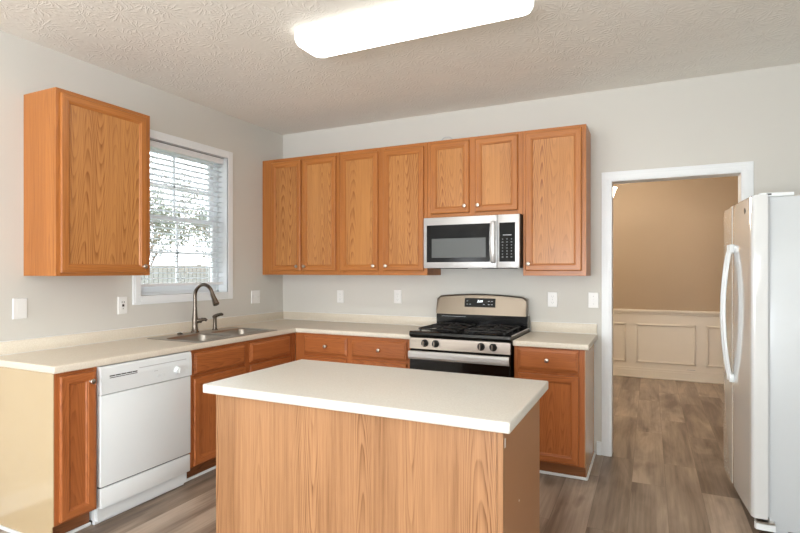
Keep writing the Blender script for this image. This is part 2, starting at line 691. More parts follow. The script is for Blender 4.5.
# added sliding patio door and breakfast window (unseen, behind the camera)
pd = struct(MB().box(PX0, PX0 + 0.06, RY - 0.1, RY - 0.04, 0, PZ1).box(PX1 - 0.06, PX1, RY - 0.1, RY - 0.04, 0, PZ1)
            .box(PX0, PX1, RY - 0.1, RY - 0.04, PZ1 - 0.06, PZ1).box(PX0, PX1, RY - 0.1, RY - 0.04, 0, 0.08)
            .box(2.15, 2.25, RY - 0.1, RY - 0.04, 0.08, PZ1 - 0.06).build('added_door_2', M['white_paint']))
MB().box(PX0 + 0.06, PX1 - 0.06, RY - 0.075, RY - 0.069, 0.08, PZ1 - 0.06).build('glass', M['glass'], pd)
bw = MB()
for a, b, c, d in ((BW0, BW0 + 0.05, BZ0, BZ1), (BW1 - 0.05, BW1, BZ0, BZ1), (BW0, BW1, BZ0, BZ0 + 0.05), (BW0, BW1, BZ1 - 0.05, BZ1), (BW0, BW1, 1.48, 1.52)):
    bw.box(-0.12, -0.07, a, b, c, d)
bw = struct(bw.build('added_window_2', M['white_paint']))
MB().box(-0.1, -0.095, BW0 + 0.05, BW1 - 0.05, BZ0 + 0.05, BZ1 - 0.05).build('glass', M['glass'], bw)

sw = MB()  # unseen side window, added to let in light from the right
for a, b, c, d in ((SW0, SW0 + 0.05, SZ0, SZ1), (SW1 - 0.05, SW1, SZ0, SZ1), (SW0, SW1, SZ0, SZ0 + 0.05), (SW0, SW1, SZ1 - 0.05, SZ1), (SW0, SW1, 1.48, 1.52)):
    sw.box(RX + 0.04, RX + 0.09, a, b, c, d)
sw = struct(sw.build('added_window_3', M['white_paint']))
MB().box(RX + 0.06, RX + 0.065, SW0 + 0.05, SW1 - 0.05, SZ0 + 0.05, SZ1 - 0.05).build('glass', M['glass'], sw)

# doorway lining and casings
def casing(mb, x0, x1, y, z1, s, wd=0.072):
    """stepped casing around an opening in a y-plane; s = direction it stands proud"""
    for (a, b, t) in ((0.0, wd, 0.010), (0.006, wd * 0.80, 0.014), (0.014, wd * 0.55, 0.017)):
        y0, y1 = y, y + s * t
        mb.box(x0 - b, x0 - a, y0, y1, 0, z1 + a, bev=0.002)
        mb.box(x1 + a, x1 + b, y0, y1, 0, z1 + a, bev=0.002)
        mb.box(x0 - b, x1 + b, y0, y1, z1 + a, z1 + b, bev=0.002)
    return mb


m = MB()
m.box(OX0 - 0.015, OX0, -0.002, 0.122, 0, OZ).box(OX1, OX1 + 0.015, -0.002, 0.122, 0, OZ).box(OX0 - 0.015, OX1 + 0.015, -0.002, 0.122, OZ, OZ + 0.015)
casing(m, OX0, OX1, 0.0, OZ, -1)
casing(m, OX0, OX1, 0.12, OZ, 1)
struct(m.build('trim_1', M['white_paint']))

# sink window: lining + casing, sashes, glass
m = MB()
m.box(-WT, 0.002, WY0 - 0.012, WY0, WZ0, WZ1).box(-WT, 0.002, WY1, WY1 + 0.012, WZ0, WZ1)
m.box(-WT, 0.002, WY0 - 0.012, WY1 + 0.012, WZ1, WZ1 + 0.012).box(-WT, 0.004, WY0 - 0.012, WY1 + 0.012, WZ0 - 0.015, WZ0)
for wd, t in ((0.062, 0.012), (0.048, 0.015)):
    m.box(0, t, WY0 - wd, WY0, WZ0 - wd, WZ1 + wd, bev=0.002).box(0, t, WY1, WY1 + wd, WZ0 - wd, WZ1 + wd, bev=0.002)
    m.box(0, t, WY0, WY1, WZ1, WZ1 + wd, bev=0.002).box(0, t, WY0, WY1, WZ0 - wd, WZ0, bev=0.002)
win = struct(m.build('window_1', M['white_paint']))
ZM = 1.785


def sash(x0, x1, z0, z1, bot, top):
    s = MB()
    s.box(x0, x1, WY0 + 0.02, WY0 + 0.065, z0, z1, bev=0.003).box(x0, x1, WY1 - 0.065, WY1 - 0.02, z0, z1, bev=0.003)
    s.box(x0, x1, WY0 + 0.065, WY1 - 0.065, z0, z0 + bot, bev=0.003).box(x0, x1, WY0 + 0.065, WY1 - 0.065, z1 - top, z1, bev=0.003)
    yc = (WY0 + WY1) / 2
    xm_ = (x0 + x1) / 2
    s.box(xm_ - 0.007, xm_ + 0.007, yc - 0.009, yc + 0.009, z0 + bot, z1 - top)
    zc = (z0 + bot + z1 - top) / 2
    s.box(xm_ - 0.007, xm_ + 0.007, WY0 + 0.065, WY1 - 0.065, zc - 0.009, zc + 0.009)
    o = s.build('sash', M['white_paint'], win)
    MB().box(xm_ - 0.002, xm_ + 0.002, WY0 + 0.06, WY1 - 0.06, z0 + bot - 0.004, z1 - top + 0.004).build('glass', M['glass'], o)


sash(-0.165, -0.135, ZM, WZ1 - 0.015, 0.035, 0.045)
sash(-0.130, -0.100, WZ0 + 0.015, ZM + 0.03, 0.06, 0.035)
m = MB()
for a, b in ((WY0, WY0 + 0.02), (WY1 - 0.02, WY1)):
    m.box(-0.17, -0.095, a, b, WZ0, WZ1)
m.box(-0.17, -0.095, WY0, WY1, WZ1 - 0.014, WZ1).box(-0.17, -0.095, WY0, WY1, WZ0, WZ0 + 0.014)
m.build('window_frame', M['white_paint'], win)

# baseboards
struct(MB().box(2.945, OX0 - 0.073, -0.014, 0, 0, 0.085, bev=0.002).box(2.945, OX0 - 0.073, -0.010, 0, 0.085, 0.10, bev=0.002).build('baseboard_back', M['white_paint']))
struct(MB().box(0, 0.014, RY, -2.66, 0, 0.085, bev=0.002).box(0, 0.010, RY, -2.66, 0.085, 0.10, bev=0.002).build('baseboard_left', M['white_paint']))
struct(MB().box(RX - 0.014, RX, RY, -1.2, 0, 0.1, bev=0.002).build('baseboard_right', M['white_paint']))

# white shoe moulding in front of the base cabinets
def shoe(mb, x0, x1, y0, y1):
    mb.box(x0, x1, y0, y1, 0, 0.019, bev=0.006, seg=2)


m = MB()
shoe(m, 0.552, 0.566, -2.575, -2.362)
shoe(m, 0.015, 0.566, -2.606, -2.592)
struct(m.build('trim_2', M['white_paint']))
m = MB()
shoe(m, 0.552, 0.566, -1.725, -0.56)
shoe(m, 0.566, 1.675, -0.566, -0.552)
struct(m.build('trim_3', M['white_paint']))
m = MB()
shoe(m, 2.47, 2.938, -0.566, -0.552)
shoe(m, 2.926, 2.940, -0.552, -0.016)
struct(m.build('trim_4', M['white_paint']))

# ------------------------------------------------------------------ dining room through the doorway
DX0, DX1 = 1.3, 5.6
m = MB().box(DX0 - 0.12, DX1 + 0.12, DY, DY + 0.12, 0, H)
struct(m.build('wall_dining_far', M['dining_wall']))
struct(MB().box(DX0 - 0.12, DX0, 0.12, DY, 0, H).build('wall_dining_left', M['dining_wall']))
struct(MB().box(DX1, DX1 + 0.12, 0.12, DY, 0, H).build('wall_dining_right', M['dining_wall']))
struct(MB().box(DX0, OX0 - 0.075, 0.121, 0.13, 0, H).box(OX1 + 0.075, DX1, 0.121, 0.13, 0, H).box(OX0 - 0.075, OX1 + 0.075, 0.121, 0.13, OZ + 0.075, H).build('wall_dining_near', M['dining_wall']))
m = MB()
m.box(DX0, DX1, DY - 0.006, DY, 0, 0.86)
m.box(DX0, DX1, DY - 0.020, DY - 0.006, 0, 0.10, bev=0.003).box(DX0, DX1, DY - 0.014, DY - 0.006, 0.10, 0.128, bev=0.003)
m.box(DX0, DX1, DY - 0.032, DY - 0.006, 0, 0.019, bev=0.005)
m.box(DX0, DX1, DY - 0.018, DY - 0.001, 0.825, 0.85, bev=0.004).box(DX0, DX1, DY - 0.032, DY - 0.001, 0.85, 0.885, bev=0.007, seg=2)


def pframe(x0, x1, z0, z1, y):
    for t, d in ((0.030, 0.006), (0.020, 0.013), (0.010, 0.017)):
        a = (0.030 - t) / 2
        q = MB()
        m.box(x0 + a, x0 + a + t, y - d, y, z0 + a, z1 - a, bev=0.002).box(x1 - a - t, x1 - a, y - d, y, z0 + a, z1 - a, bev=0.002)
        m.box(x0 + a, x1 - a, y - d, y, z0 + a, z0 + a + t, bev=0.002).box(x0 + a, x1 - a, y - d, y, z1 - a - t, z1 - a, bev=0.002)


for x0 in (1.54, 2.338, 3.141, 3.939, 4.737):
    pframe(x0, x0 + 0.688, 0.195, 0.705, DY - 0.006)
struct(m.build('trim_5', M['wainscot']))
tag(MB().box(3.72, 3.83, 3.272, 3.2805, 0.139, 0.152, bev=0.002).box(3.73, 3.82, 3.270, 3.273, 0.143, 0.148, mi=1).build('wall_register', [M['wainscot'], M['screw']]),
    'small low plate on the cream wainscot above the dining room baseboard', 'outlet')

# chandelier: only the edge of one glass shade peeps past the door casing
ch = thing('chandelier', 'dining room chandelier, one white glass shade edge showing at the doorway top left', 'chandelier', (2.692, 1.7, H))
MB().lathe([(0.001, 0.0), (0.065, 0.0), (0.06, -0.02), (0.02, -0.03), (0.001, -0.03)], 20).build('canopy', M['faucet'], ch)
MB().tube([(0, 0, -0.02), (0, 0, -0.62)], 0.006, 8).lathe([(0.001, -0.58), (0.03, -0.6), (0.045, -0.66), (0.02, -0.74), (0.001, -0.76)], 16).build('stem', M['faucet'], ch)
for k_ in range(5):
    a = 2 * PI * k_ / 5
    ca, sa = math.cos(a), math.sin(a)
    pts = [(ca * r, sa * r, z) for r, z in ((0.02, -0.68), (0.09, -0.73), (0.17, -0.72), (0.22, -0.66), (0.235, -0.61))]
    MB().tube(pts, 0.006, 8).build('arm', M['faucet'], ch)
    s = MB().lathe([(0.020, 0.0), (0.032, 0.015), (0.045, 0.05), (0.055, 0.085), (0.075, 0.125), (0.071, 0.125), (0.051, 0.085), (0.041, 0.05), (0.026, 0.02), (0.018, 0.006)], 20,
                   Matrix.Translation((ca * 0.235, sa * 0.235, -0.61)), cap=False).build('shade', emis('lit_glass_shade', (1, 0.9, 0.76, 1), 5.0) if k_ == 0 else bpy.data.materials['lit_glass_shade'], ch)
pl = bpy.data.lights.new('chandelier_bulbs', 'POINT')
pl.energy = 40
pl.color = (1.0, 0.92, 0.79)
pl.shadow_soft_size = 0.12
plo = bpy.data.objects.new('chandelier_bulbs', pl)
plo.location = (2.70, 1.7, H - 0.36)
C.objects.link(plo)

# ------------------------------------------------------------------ ceiling light
lt = thing('ceiling_light', 'long white fluorescent ceiling light with rounded acrylic lens over the island', 'ceiling light', (2.138, -1.685, H))
MB().box(-0.60, 0.60, -0.10, 0.10, -0.03, 0.0, bev=0.004).build('housing', M['white_paint'], lt)


def rrect(hx, hy, r, n=6):
    out = []
    for cx, cy, a0 in ((hx - r, hy - r, 0), (-hx + r, hy - r, PI / 2), (-hx + r, -hy + r, PI), (hx - r, -hy + r, 1.5 * PI)):
        for i in range(n + 1):
            a = a0 + PI / 2 * i / n
            out.append((cx + r * math.cos(a), cy + r * math.sin(a)))
    return out


def loft(mb, rings, cap0=True, cap1=True, mi=0):
    n = len(rings[0])
    vv = [q for r in rings for q in r]
    ff = []
    for j in range(len(rings) - 1):
        for i in range(n):
            a, b = j * n + i, j * n + (i + 1) % n
            ff.append([a, b, b + n, a + n])
    if cap0:
        ff.append(list(range(n))[::-1])
    if cap1:
        ff.append([(len(rings) - 1) * n + i for i in range(n)])
    mb.add(vv, ff, mi, True)
    return mb


m = MB()
rings = []
for ins, z in ((0.0, -0.012), (0.0, -0.045), (0.006, -0.062), (0.018, -0.074), (0.035, -0.081), (0.06, -0.084)):
    rings.append([(x, y, z) for x, y in rrect(0.656 - ins * 0.8, 0.134 - ins * 0.8, 0.06 - ins * 0.5)])
loft(m, rings[:4], True, False, 1)
loft(m, rings[3:], False, True, 0)
m.build('diffuser', [emis('lit_acrylic_lens', (1, 0.985, 0.95, 1), 6.5), emis('lit_acrylic_lens_side', (1, 0.98, 0.94, 1), 1.0)], lt)
MB().lathe([(0.001, 0), (0.007, 0), (0.006, 0.008), (0.001, 0.01)], 10, Matrix.Translation((0.0, -0.122, -0.02)) @ Matrix.Rotation(PI, 4, 'X')).build('clip', M['screw'], lt)

# ------------------------------------------------------------------ cabinets
KN = [(0.0001, 0.0), (0.0075, 0.0), (0.0055, 0.004), (0.0048, 0.011), (0.0075, 0.015), (0.0135, 0.019), (0.0150, 0.024), (0.0125, 0.029), (0.006, 0.031), (0.0001, 0.0315)]


def knob(parent, x, y, z):
    return MB().lathe(KN, 18, front(x, y, z)).build('knob', M['nickel'], parent)


def door(parent, x0, x1, z0, z1, y, mats, kx=None, kz=None, fw=0.048):
    m = MB()
    m.panel(x0, x1, z0, z1, y, [(0, y - 0.012), (0.003, y - 0.017), (0.007, y - 0.019), (fw - 0.008, y - 0.019), (fw - 0.004, y - 0.015), (fw, y - 0.0145), (fw + 0.004, y - 0.009), (fw + 0.005, y - 0.008)], 0, 1, 2)
    o = m.build('door', mats, parent)
    if kx is not None:
        knob(o, kx, y - 0.019, kz)
    return o


def drawer(parent, x0, x1, z0, z1, y, mats, kx=None):
    m = MB()
    m.panel(x0, x1, z0, z1, y, [(0, y - 0.009), (0.003, y - 0.012), (0.012, y - 0.0145), (0.016, y - 0.019), (0.02, y - 0.0195)], 1, 1)
    o = m.build('drawer', mats, parent)
    if kx is not None:
        knob(o, kx, y - 0.0195, (z0 + z1) / 2)
    return o


def carcass(parent, w_, d, z0, z1, mat, top=True):
    m = MB()
    m.box(0.0, 0.014, -d + 0.0185, -0.001, z0, z1).box(w_ - 0.014, w_, -d + 0.0185, -0.001, z0, z1)
    m.box(0.014, w_ - 0.014, -0.008, -0.001, z0, z1)
    m.box(0.014, w_ - 0.014, -d + 0.0185, -0.008, z0 + 0.016, z0 + 0.030)
    if top:
        m.box(0.014, w_ - 0.014, -d + 0.0185, -0.008, z1 - 0.014, z1)
    return m.build('body', mat, parent)


def wall_cab(label, x, w_, z0, z1, doors, frame_x, loc=None, rz=0, mats=None, side=None, d=0.305):
    """doors: (x0, x1, z0, z1, knob_x, knob_z) local; frame_x: stile spans; z is absolute."""
    t = thing('wall_cabinet', label, 'cabinet', loc or (x, 0, 0), rz)
    carcass(t, w_, d, z0, z1, side or M['oak_frame'])
    m = MB()
    for a, b in frame_x:
        m.box(a, b, -d, -d + 0.018, z0, z1, mi=0, bev=0.001)
    for i in range(len(frame_x) - 1):
        a, b = frame_x[i][1], frame_x[i + 1][0]
        m.box(a, b, -d + 0.0003, -d + 0.018, z0, z0 + 0.04, mi=1)
        m.box(a, b, -d + 0.0003, -d + 0.018, z1 - 0.05, z1, mi=1)
    m.build('face_frame', [M['oak_frame'], M['oak_frame_h']], t)
    for (a, b, c, e, kx, kz) in doors:
        door(t, a, b, c, e, -d - 0.001, [M['oak_frame'], M['oak_frame_h'], M['oak']], kx, kz)
    return t


ZB, ZT = 1.350, 2.425
G = 'oak wall cabinets'
wall_cab('tall two-door oak wall cabinet in the corner nearest the window', 0.002, 0.853, ZB, ZT,
         [(0.115, 0.449, 1.387, 2.392, 0.418, 1.427), (0.465, 0.823, 1.387, 2.392, 0.500, 1.427)], [(0, 0.125), (0.44, 0.475), (0.815, 0.853)])
wall_cab('tall two-door oak wall cabinet directly left of the microwave', 0.857, 0.830, ZB, ZT,
         [(0.018, 0.385, 1.387, 2.392, 0.352, 1.427), (0.435, 0.803, 1.387, 2.392, 0.470, 1.427)], [(0, 0.03), (0.375, 0.445), (0.795, 0.830)])
wall_cab('short two-door oak wall cabinet mounted above the microwave', 1.689, 0.766, 1.806, ZT,
         [(0.032, 0.354, 1.840, 2.402, 0.323, 1.890), (0.402, 0.732, 1.840, 2.402, 0.430, 1.890)], [(0, 0.045), (0.34, 0.412), (0.718, 0.766)])
wall_cab('tall single-door oak wall cabinet right of the microwave, beside the doorway', 2.457, 0.445, ZB, ZT,
         [(0.020, 0.415, 1.386, 2.402, 0.046, 1.438)], [(0, 0.03), (0.395, 0.445)])
wall_cab('single-door oak wall cabinet alone on the left wall beside the window', 0, 0.612, 1.356, 2.416,
         [(0.020, 0.575, 1.373, 2.392, 0.545, 1.415)], [(0, 0.035), (0.56, 0.612)], (0.0, -2.396, 0), PI / 2, side=M['oak_frame'])

# microwave cord lying on top of the short cabinet
m = MB().tube([(1.790, -0.26, ZT + 0.004), (1.800, -0.262, ZT + 0.02), (1.825, -0.262, ZT + 0.034), (1.86, -0.26, ZT + 0.032), (1.885, -0.25, ZT + 0.012), (1.89, -0.24, ZT + 0.004), (1.89, -0.05, ZT + 0.004)], 0.0032, 8)
tag(m.build('power_cord', M['grey_seal']), 'thin loop of cord lying on top of the cabinet above the microwave', 'cord')

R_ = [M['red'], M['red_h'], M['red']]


def base_cab(label, loc, rz, w_, drawers, doors, frame_x, side, toe=True, d=0.61, zt=0.870, toe_x=(0, None), name='base_cabinet', rail_z=0.68):
    t = thing(name, label, 'cabinet', loc, rz)
    carcass(t, w_, d, 0.10, zt, side, top=False)
    m = MB()
    for a, b in frame_x:
        m.box(a, b, -d, -d + 0.018, 0.10, zt, mi=0, bev=0.001)
    for i in range(len(frame_x) - 1):
        a, b = frame_x[i][1], frame_x[i + 1][0]
        m.box(a, b, -d + 0.0003, -d + 0.018, 0.10, 0.13, mi=1)
        m.box(a, b, -d + 0.0003, -d + 0.018, zt - 0.04, zt, mi=1)
        if drawers:
            m.box(a, b, -d + 0.0003, -d + 0.018, rail_z, rail_z + 0.04, mi=1)
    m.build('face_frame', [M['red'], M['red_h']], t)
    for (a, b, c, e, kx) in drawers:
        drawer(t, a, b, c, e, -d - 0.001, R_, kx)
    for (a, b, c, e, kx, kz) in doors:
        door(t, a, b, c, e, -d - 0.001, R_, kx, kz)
    x1 = toe_x[1] if toe_x[1] is not None else w_
    MB().box(toe_x[0], x1, -d + 0.062, -d + 0.078, 0, 0.10).build('toe_kick', M['dark_wood'], t)
    return t


# left wall run
YB = -2.589
c = base_cab('narrow single-door oak base cabinet at the open end, left of the dishwasher', (0.001, YB, 0), PI / 2, 0.224, [],
             [(0.022, 0.208, 0.112, 0.850, 0.176, 0.800)], [(0, 0.03), (0.2, 0.224)], M['red'], toe_x=(0.0, 0.224))
m = MB()
# cream end panel with a toe notch
m.prism([(-0.001, 0.0), (-0.60, 0.0), (-0.60, 0.10), (-0.6095, 0.10), (-0.6095, 0.870), (-0.001, 0.870)], -0.0045, -0.0005, 'x')
m.build('end_panel', M['cream_side'], c, label='smooth glossy cream end panel')
base_cab('two-door oak sink base cabinet with false drawer fronts beside the dishwasher', (0.001, -1.738, 0), PI / 2, 1.126,
         [(0.030, 0.508, 0.702, 0.846, None), (0.562, 1.040, 0.702, 0.846, None)],
         [(0.030, 0.508, 0.112, 0.682, None, None), (0.562, 1.040, 0.112, 0.682, None, None)], [(0, 0.04), (0.498, 0.572), (1.03, 1.126)], M['side'])
# back wall run
base_cab('oak base cabinet with two drawers in the corner left of the range', (0.612, 0, 0), 0, 1.068,
         [(0.097, 0.512, 0.702, 0.846, 0.318), (0.556, 1.038, 0.702, 0.846, 0.808)],
         [(0.097, 0.512, 0.112, 0.682, 0.48, 0.64), (0.556, 1.038, 0.112, 0.682, 0.59, 0.64)], [(0, 0.11), (0.502, 0.566), (1.03, 1.068)], M['side'])
rc = base_cab('single-drawer single-door oak base cabinet right of the range, beside the doorway', (2.462, 0, 0), 0, 0.462,
              [(0.030, 0.425, 0.716, 0.862, 0.226)], [(0.030, 0.425, 0.112, 0.690, None, None)], [(0, 0.04), (0.415, 0.462)], M['side'], toe_x=(0, 0.462))
m = MB().prism([(-0.002, 0.0), (-0.532, 0.0), (-0.532, 0.10), (-0.6095, 0.10), (-0.6095, 0.870), (-0.002, 0.870)], 0.4625, 0.4655, 'x')
m.build('end_panel', M['side'], rc)

# ------------------------------------------------------------------ countertops
ZC0, ZC1 = 0.8715, 0.909
CF = 0.64
CY = -2.606
SX0, SX1, SY0, SY1 = 0.112, 0.618, -1.665, -0.835    # sink outer
m = MB()
xs = [0.0015, SX0 + 0.018, SX1 - 0.018, CF, 1.686]
ys = [CY, SY0 + 0.018, SY1 - 0.018, -CF, -0.0015]


def keep(x, y):
    if SX0 + 0.018 < x < SX1 - 0.018 and SY0 + 0.018 < y < SY1 - 0.018:
        return False
    return x < CF or y > -CF


bm_ = grid_slab(xs, ys, keep, ZC0, ZC1, 0.006, 3)
m.bm(bm_, 0, True)
ct = m.build('countertop', M['counter'])
tag(ct, 'L-shaped cream laminate countertop along the window wall and back wall up to the range', 'countertop')
MB().box(0.0015, 0.0205, CY, -0.0015, ZC1, 0.984, bev=0.004, seg=2).box(0.0205, 1.682, -0.0205, -0.0015, ZC1, 0.984, bev=0.004, seg=2).build('backsplash', M['counter'], ct)
MB().box(0.0205, 0.0245, CY + 0.004, -0.0245, ZC1, ZC1 + 0.003).box(0.0205, 1.682, -0.0245, -0.0205, ZC1, ZC1 + 0.003).box(0.0, 0.014, CY + 0.004, -0.0145, 0.984, 0.987).box(0.0, 1.682, -0.0145, 0.0, 0.984, 0.987).build('caulk_line', M['plate'], ct)
m = MB()
m.bm(grid_slab([2.4585, 2.952], [-CF, -0.0015], lambda x, y: True, ZC0, ZC1, 0.006, 3), 0, True)
ct2 = m.build('countertop', M['counter'])
tag(ct2, 'short cream countertop section right of the range beside the doorway', 'countertop')
MB().box(2.4585, 2.948, -0.0205, -0.0015, ZC1, 0.984, bev=0.004, seg=2).build('backsplash', M['counter'], ct2)
MB().box(2.4585, 2.948, -0.0245, -0.0205, ZC1, ZC1 + 0.003).box(2.4585, 2.948, -0.0145, 0.0, 0.984, 0.987).build('caulk_line', M['plate'], ct2)

# ------------------------------------------------------------------ sink
sk = thing('kitchen_sink', 'double-bowl stainless steel sink set into the counter under the window', 'sink', (0, 0, 0))
sk.location = ((SX0 + SX1) / 2, (SY0 + SY1) / 2, ZC1)
hx, hy = (SX1 - SX0) / 2, (SY1 - SY0) / 2
bowls = [(0.045, -0.205, 0.165, 0.178), (0.045, 0.205, 0.165, 0.178)]
bm_ = bmesh.new()


def ring_edges(bm, pts, z):
    vs_ = [bm.verts.new((x, y, z)) for x, y in pts]
    for i in range(len(vs_)):
        bm.edges.new((vs_[i], vs_[(i + 1) % len(vs_)]))
    return vs_


zr = 0.0045
ring_edges(bm_, rrect(hx - 0.006, hy - 0.006, 0.02), zr)
for bx_, by_, bh, bw_ in bowls:
    ring_edges(bm_, [(bx_ + x, by_ + y) for x, y in rrect(bh, bw_, 0.055)], zr)
bmesh.ops.triangle_fill(bm_, edges=bm_.edges[:], use_beauty=True)
m = MB()
m.bm(bm_, 0, False)
loft(m, [[(x, y, zr) for x, y in rrect(hx - 0.006, hy - 0.006, 0.02)], [(x, y, 0.003) for x, y in rrect(hx - 0.001, hy - 0.001, 0.024)], [(x, y, 0.0002) for x, y in rrect(hx, hy, 0.025)]], False, False)
for bx_, by_, bh, bw_ in bowls:
    rr = []
    for ins, z in ((0.0, zr), (0.004, 0.001), (0.007, -0.008), (0.012, -0.10), (0.018, -0.155), (0.030, -0.172), (0.055, -0.178)):
        rr.append([(bx_ + x, by_ + y, z) for x, y in rrect(bh - ins, bw_ - ins, 0.055)])
    loft(m, rr, False, True)
o = m.build('basin', M['sink'], sk)
for bx_, by_, bh, bw_ in bowls:
    MB().lathe([(0.0001, 0.001), (0.02, 0.001), (0.03, 0.0015), (0.042, 0.005), (0.046, 0.0035), (0.046, 0.0)], 24, Matrix.Translation((bx_, by_, -0.1775))).build('drain', M['nickel'], sk)

ZS = ZC1 + 0.0045
# faucet
fa = thing('faucet', 'gooseneck brushed nickel faucet with pull-down spray head behind the sink', 'faucet', (0.155, -1.262, ZS))
MB().lathe([(0.0001, 0), (0.031, 0), (0.031, 0.006), (0.026, 0.012), (0.0225, 0.03), (0.021, 0.07), (0.0225, 0.10), (0.019, 0.125), (0.0165, 0.16), (0.014, 0.20)], 24).build('body', M['faucet'], fa)
R = 0.090
pts = [(0, 0, 0.18), (0, 0, 0.24), (0, 0, 0.278)]
for i in range(1, 15):
    a = PI - (PI * 0.93) * i / 14
    pts.append((R + R * math.cos(a), 0, 0.278 + R * math.sin(a)))
MB().tube(pts, 0.0135, 14).build('spout', M['faucet'], fa)
e = Vector(pts[-1])
d_ = (Vector(pts[-1]) - Vector(pts[-2])).normalized()
d_ = (d_ + Vector((0.18, 0, 0))).normalized()
MB().tube([e - d_ * 0.004, e + d_ * 0.01, e + d_ * 0.03, e + d_ * 0.06, e + d_ * 0.085, e + d_ * 0.092], [0.0145, 0.016, 0.017, 0.021, 0.0245, 0.020], 16).build('spray_head', M['faucet'], fa)
MB().tube([(0.012, 0.012, 0.088), (0.024, 0.022, 0.090), (0.034, 0.036, 0.086)], [0.019, 0.018, 0.016], 14).tube([(0.026, 0.026, 0.088), (0.036, 0.040, 0.098), (0.050, 0.054, 0.098), (0.060, 0.062, 0.088)], [0.017, 0.014, 0.012, 0.010], 10).build('handle', M['faucet'], fa)
# soap dispenser
sd = thing('soap_dispenser', 'short brushed nickel soap dispenser right of the tall faucet', 'soap dispenser', (0.155, -1.058, ZS))
MB().lathe([(0.0001, 0), (0.022, 0), (0.022, 0.005), (0.016, 0.010), (0.0155, 0.03), (0.015, 0.045), (0.014, 0.085), (0.016, 0.10), (0.0001, 0.105)], 18).build('body', M['faucet'], sd)
MB().tube([(-0.012, 0, 0.100), (0.0, 0, 0.108), (0.022, 0.006, 0.118), (0.06, 0.012, 0.126), (0.068, 0.013, 0.121)], [0.014, 0.015, 0.014, 0.012, 0.011], 12).build('nozzle', M['faucet'], sd)
# deck plug
tag(MB().lathe([(0.0001, 0), (0.02, 0), (0.021, 0.004), (0.016, 0.010), (0.005, 0.014), (0.0001, 0.0145)], 16).build('sink_stopper', M['faucet'], loc=(0.150, -1.40, ZS)),
    'small round metal hole cover on the sink deck left of the faucet', 'sink cover')

# ------------------------------------------------------------------ dishwasher (built facing -Y, turned to face the room)
dw = thing('dishwasher', 'white built-in dishwasher between the end cabinet and sink cabinet', 'dishwasher', (0.002, -2.3625, 0), PI / 2)
W = 0.622
MB().box(0.008, W - 0.008, -0.60, -0.02, 0.02, 0.868).build('body', M['white_gloss'], dw)
dd = MB().box(0.004, W - 0.004, -0.632, -0.6005, 0.212, 0.708, bev=0.004, seg=2).build('door', M['white_gloss'], dw)
m = MB()
m.prism([(-0.6005, 0.711), (-0.634, 0.711), (-0.640, 0.716), (-0.641, 0.80), (-0.636, 0.855), (-0.628, 0.866), (-0.6005, 0.866)], 0.004, W - 0.004, 'x')
cp = m.build('control_panel', M['white_gloss'], dw)
m = MB()
for i in range(5):
    m.box(0.050 + i * 0.035, 0.082 + i * 0.035, -0.6412, -0.638, 0.806, 0.812)
m.box(0.050, 0.222, -0.6410, -0.638, 0.797, 0.801)
m.build('vent', M['dark'], cp)
MB().box(0.235, 0.575, -0.6400, -0.636, 0.822, 0.826).build('groove', M['grey_seal'], cp)
MB().lathe([(0.0001, 0), (0.026, 0), (0.025, 0.004), (0.020, 0.006), (0.019, 0.02), (0.0001, 0.022)], 24, front(0.505, -0.6405, 0.765)).box(0.502, 0.508, -0.665, -0.659, 0.748, 0.782, bev=0.001).build('dial', M['white_gloss'], cp)
for x in (0.355, 0.385):
    MB().box(x, x + 0.022, -0.644, -0.640, 0.748, 0.760, bev=0.001).build('button', M['white_gloss'], cp)
MB().box(0.335, 0.36, -0.6414, -0.640, 0.787, 0.789).build('print_mark', M['mark_grey'], cp)
MB().box(0.006, W - 0.006, -0.630, -0.6005, 0.095, 0.204, bev=0.004, seg=2).build('lower_panel', M['white_gloss'], dw)
MB().box(0.006, W - 0.006, -0.618, -0.6005, 0.2045, 0.2115).build('door_gap_shade', M['dark'], dw)  # dark strip stands in for the shade between door and lower panel
MB().box(0.004, W - 0.010, -0.578, -0.560, 0.0, 0.092, bev=0.002).build('kick_plate', M['white_paint'], dw)

# ------------------------------------------------------------------ gas range
rg = thing('gas_range', 'stainless steel and black gas range standing in the back counter run', 'range', (1.6905, 0, 0))
RW = 0.762
MB().box(0.003, RW - 0.003, -0.635, -0.03, 0.03, 0.895).box(0.03, 0.07, -0.60, -0.56, 0, 0.03).box(RW - 0.07, RW - 0.03, -0.60, -0.56, 0, 0.03).box(0.03, 0.07, -0.1, -0.06, 0, 0.03).box(RW - 0.07, RW - 0.03, -0.1, -0.06, 0, 0.03).build('body', M['black_enamel'], rg)
m = MB()
m.prism([(-0.085, 0.896), (-0.645, 0.896), (-0.662, 0.902), (-0.668, 0.915), (-0.664, 0.934), (-0.650, 0.940), (-0.62, 0.934), (-0.10, 0.930), (-0.085, 0.932)], 0.001, RW - 0.001, 'x')
m.build('cooktop', M['black_enamel'], rg)
MB().box(RW - 0.0055, RW - 0.0008, -0.640, -0.07, 0.931, 0.9385, bev=0.001).build('side_trim', M['silver'], rg)
m = MB()
m.prism([(-0.636, 0.812), (-0.668, 0.812), (-0.664, 0.892), (-0.636, 0.8955)], 0.004, RW - 0.004, 'x', mi=0)
cp = m.build('control_panel', M['steel'], rg)
for x in (0.128, 0.212, 0.553, 0.640):
    kb = MB().lathe([(0.0001, 0), (0.027, 0), (0.027, 0.006), (0.021, 0.010), (0.0185, 0.030), (0.016, 0.033), (0.0001, 0.033)], 24, front(x, -0.667, 0.856)).build('knob', M['knob_black'], cp)
    MB().box(x - 0.0035, x + 0.0035, -0.706, -0.698, 0.838, 0.874, bev=0.001).build('grip', M['steel'], kb)
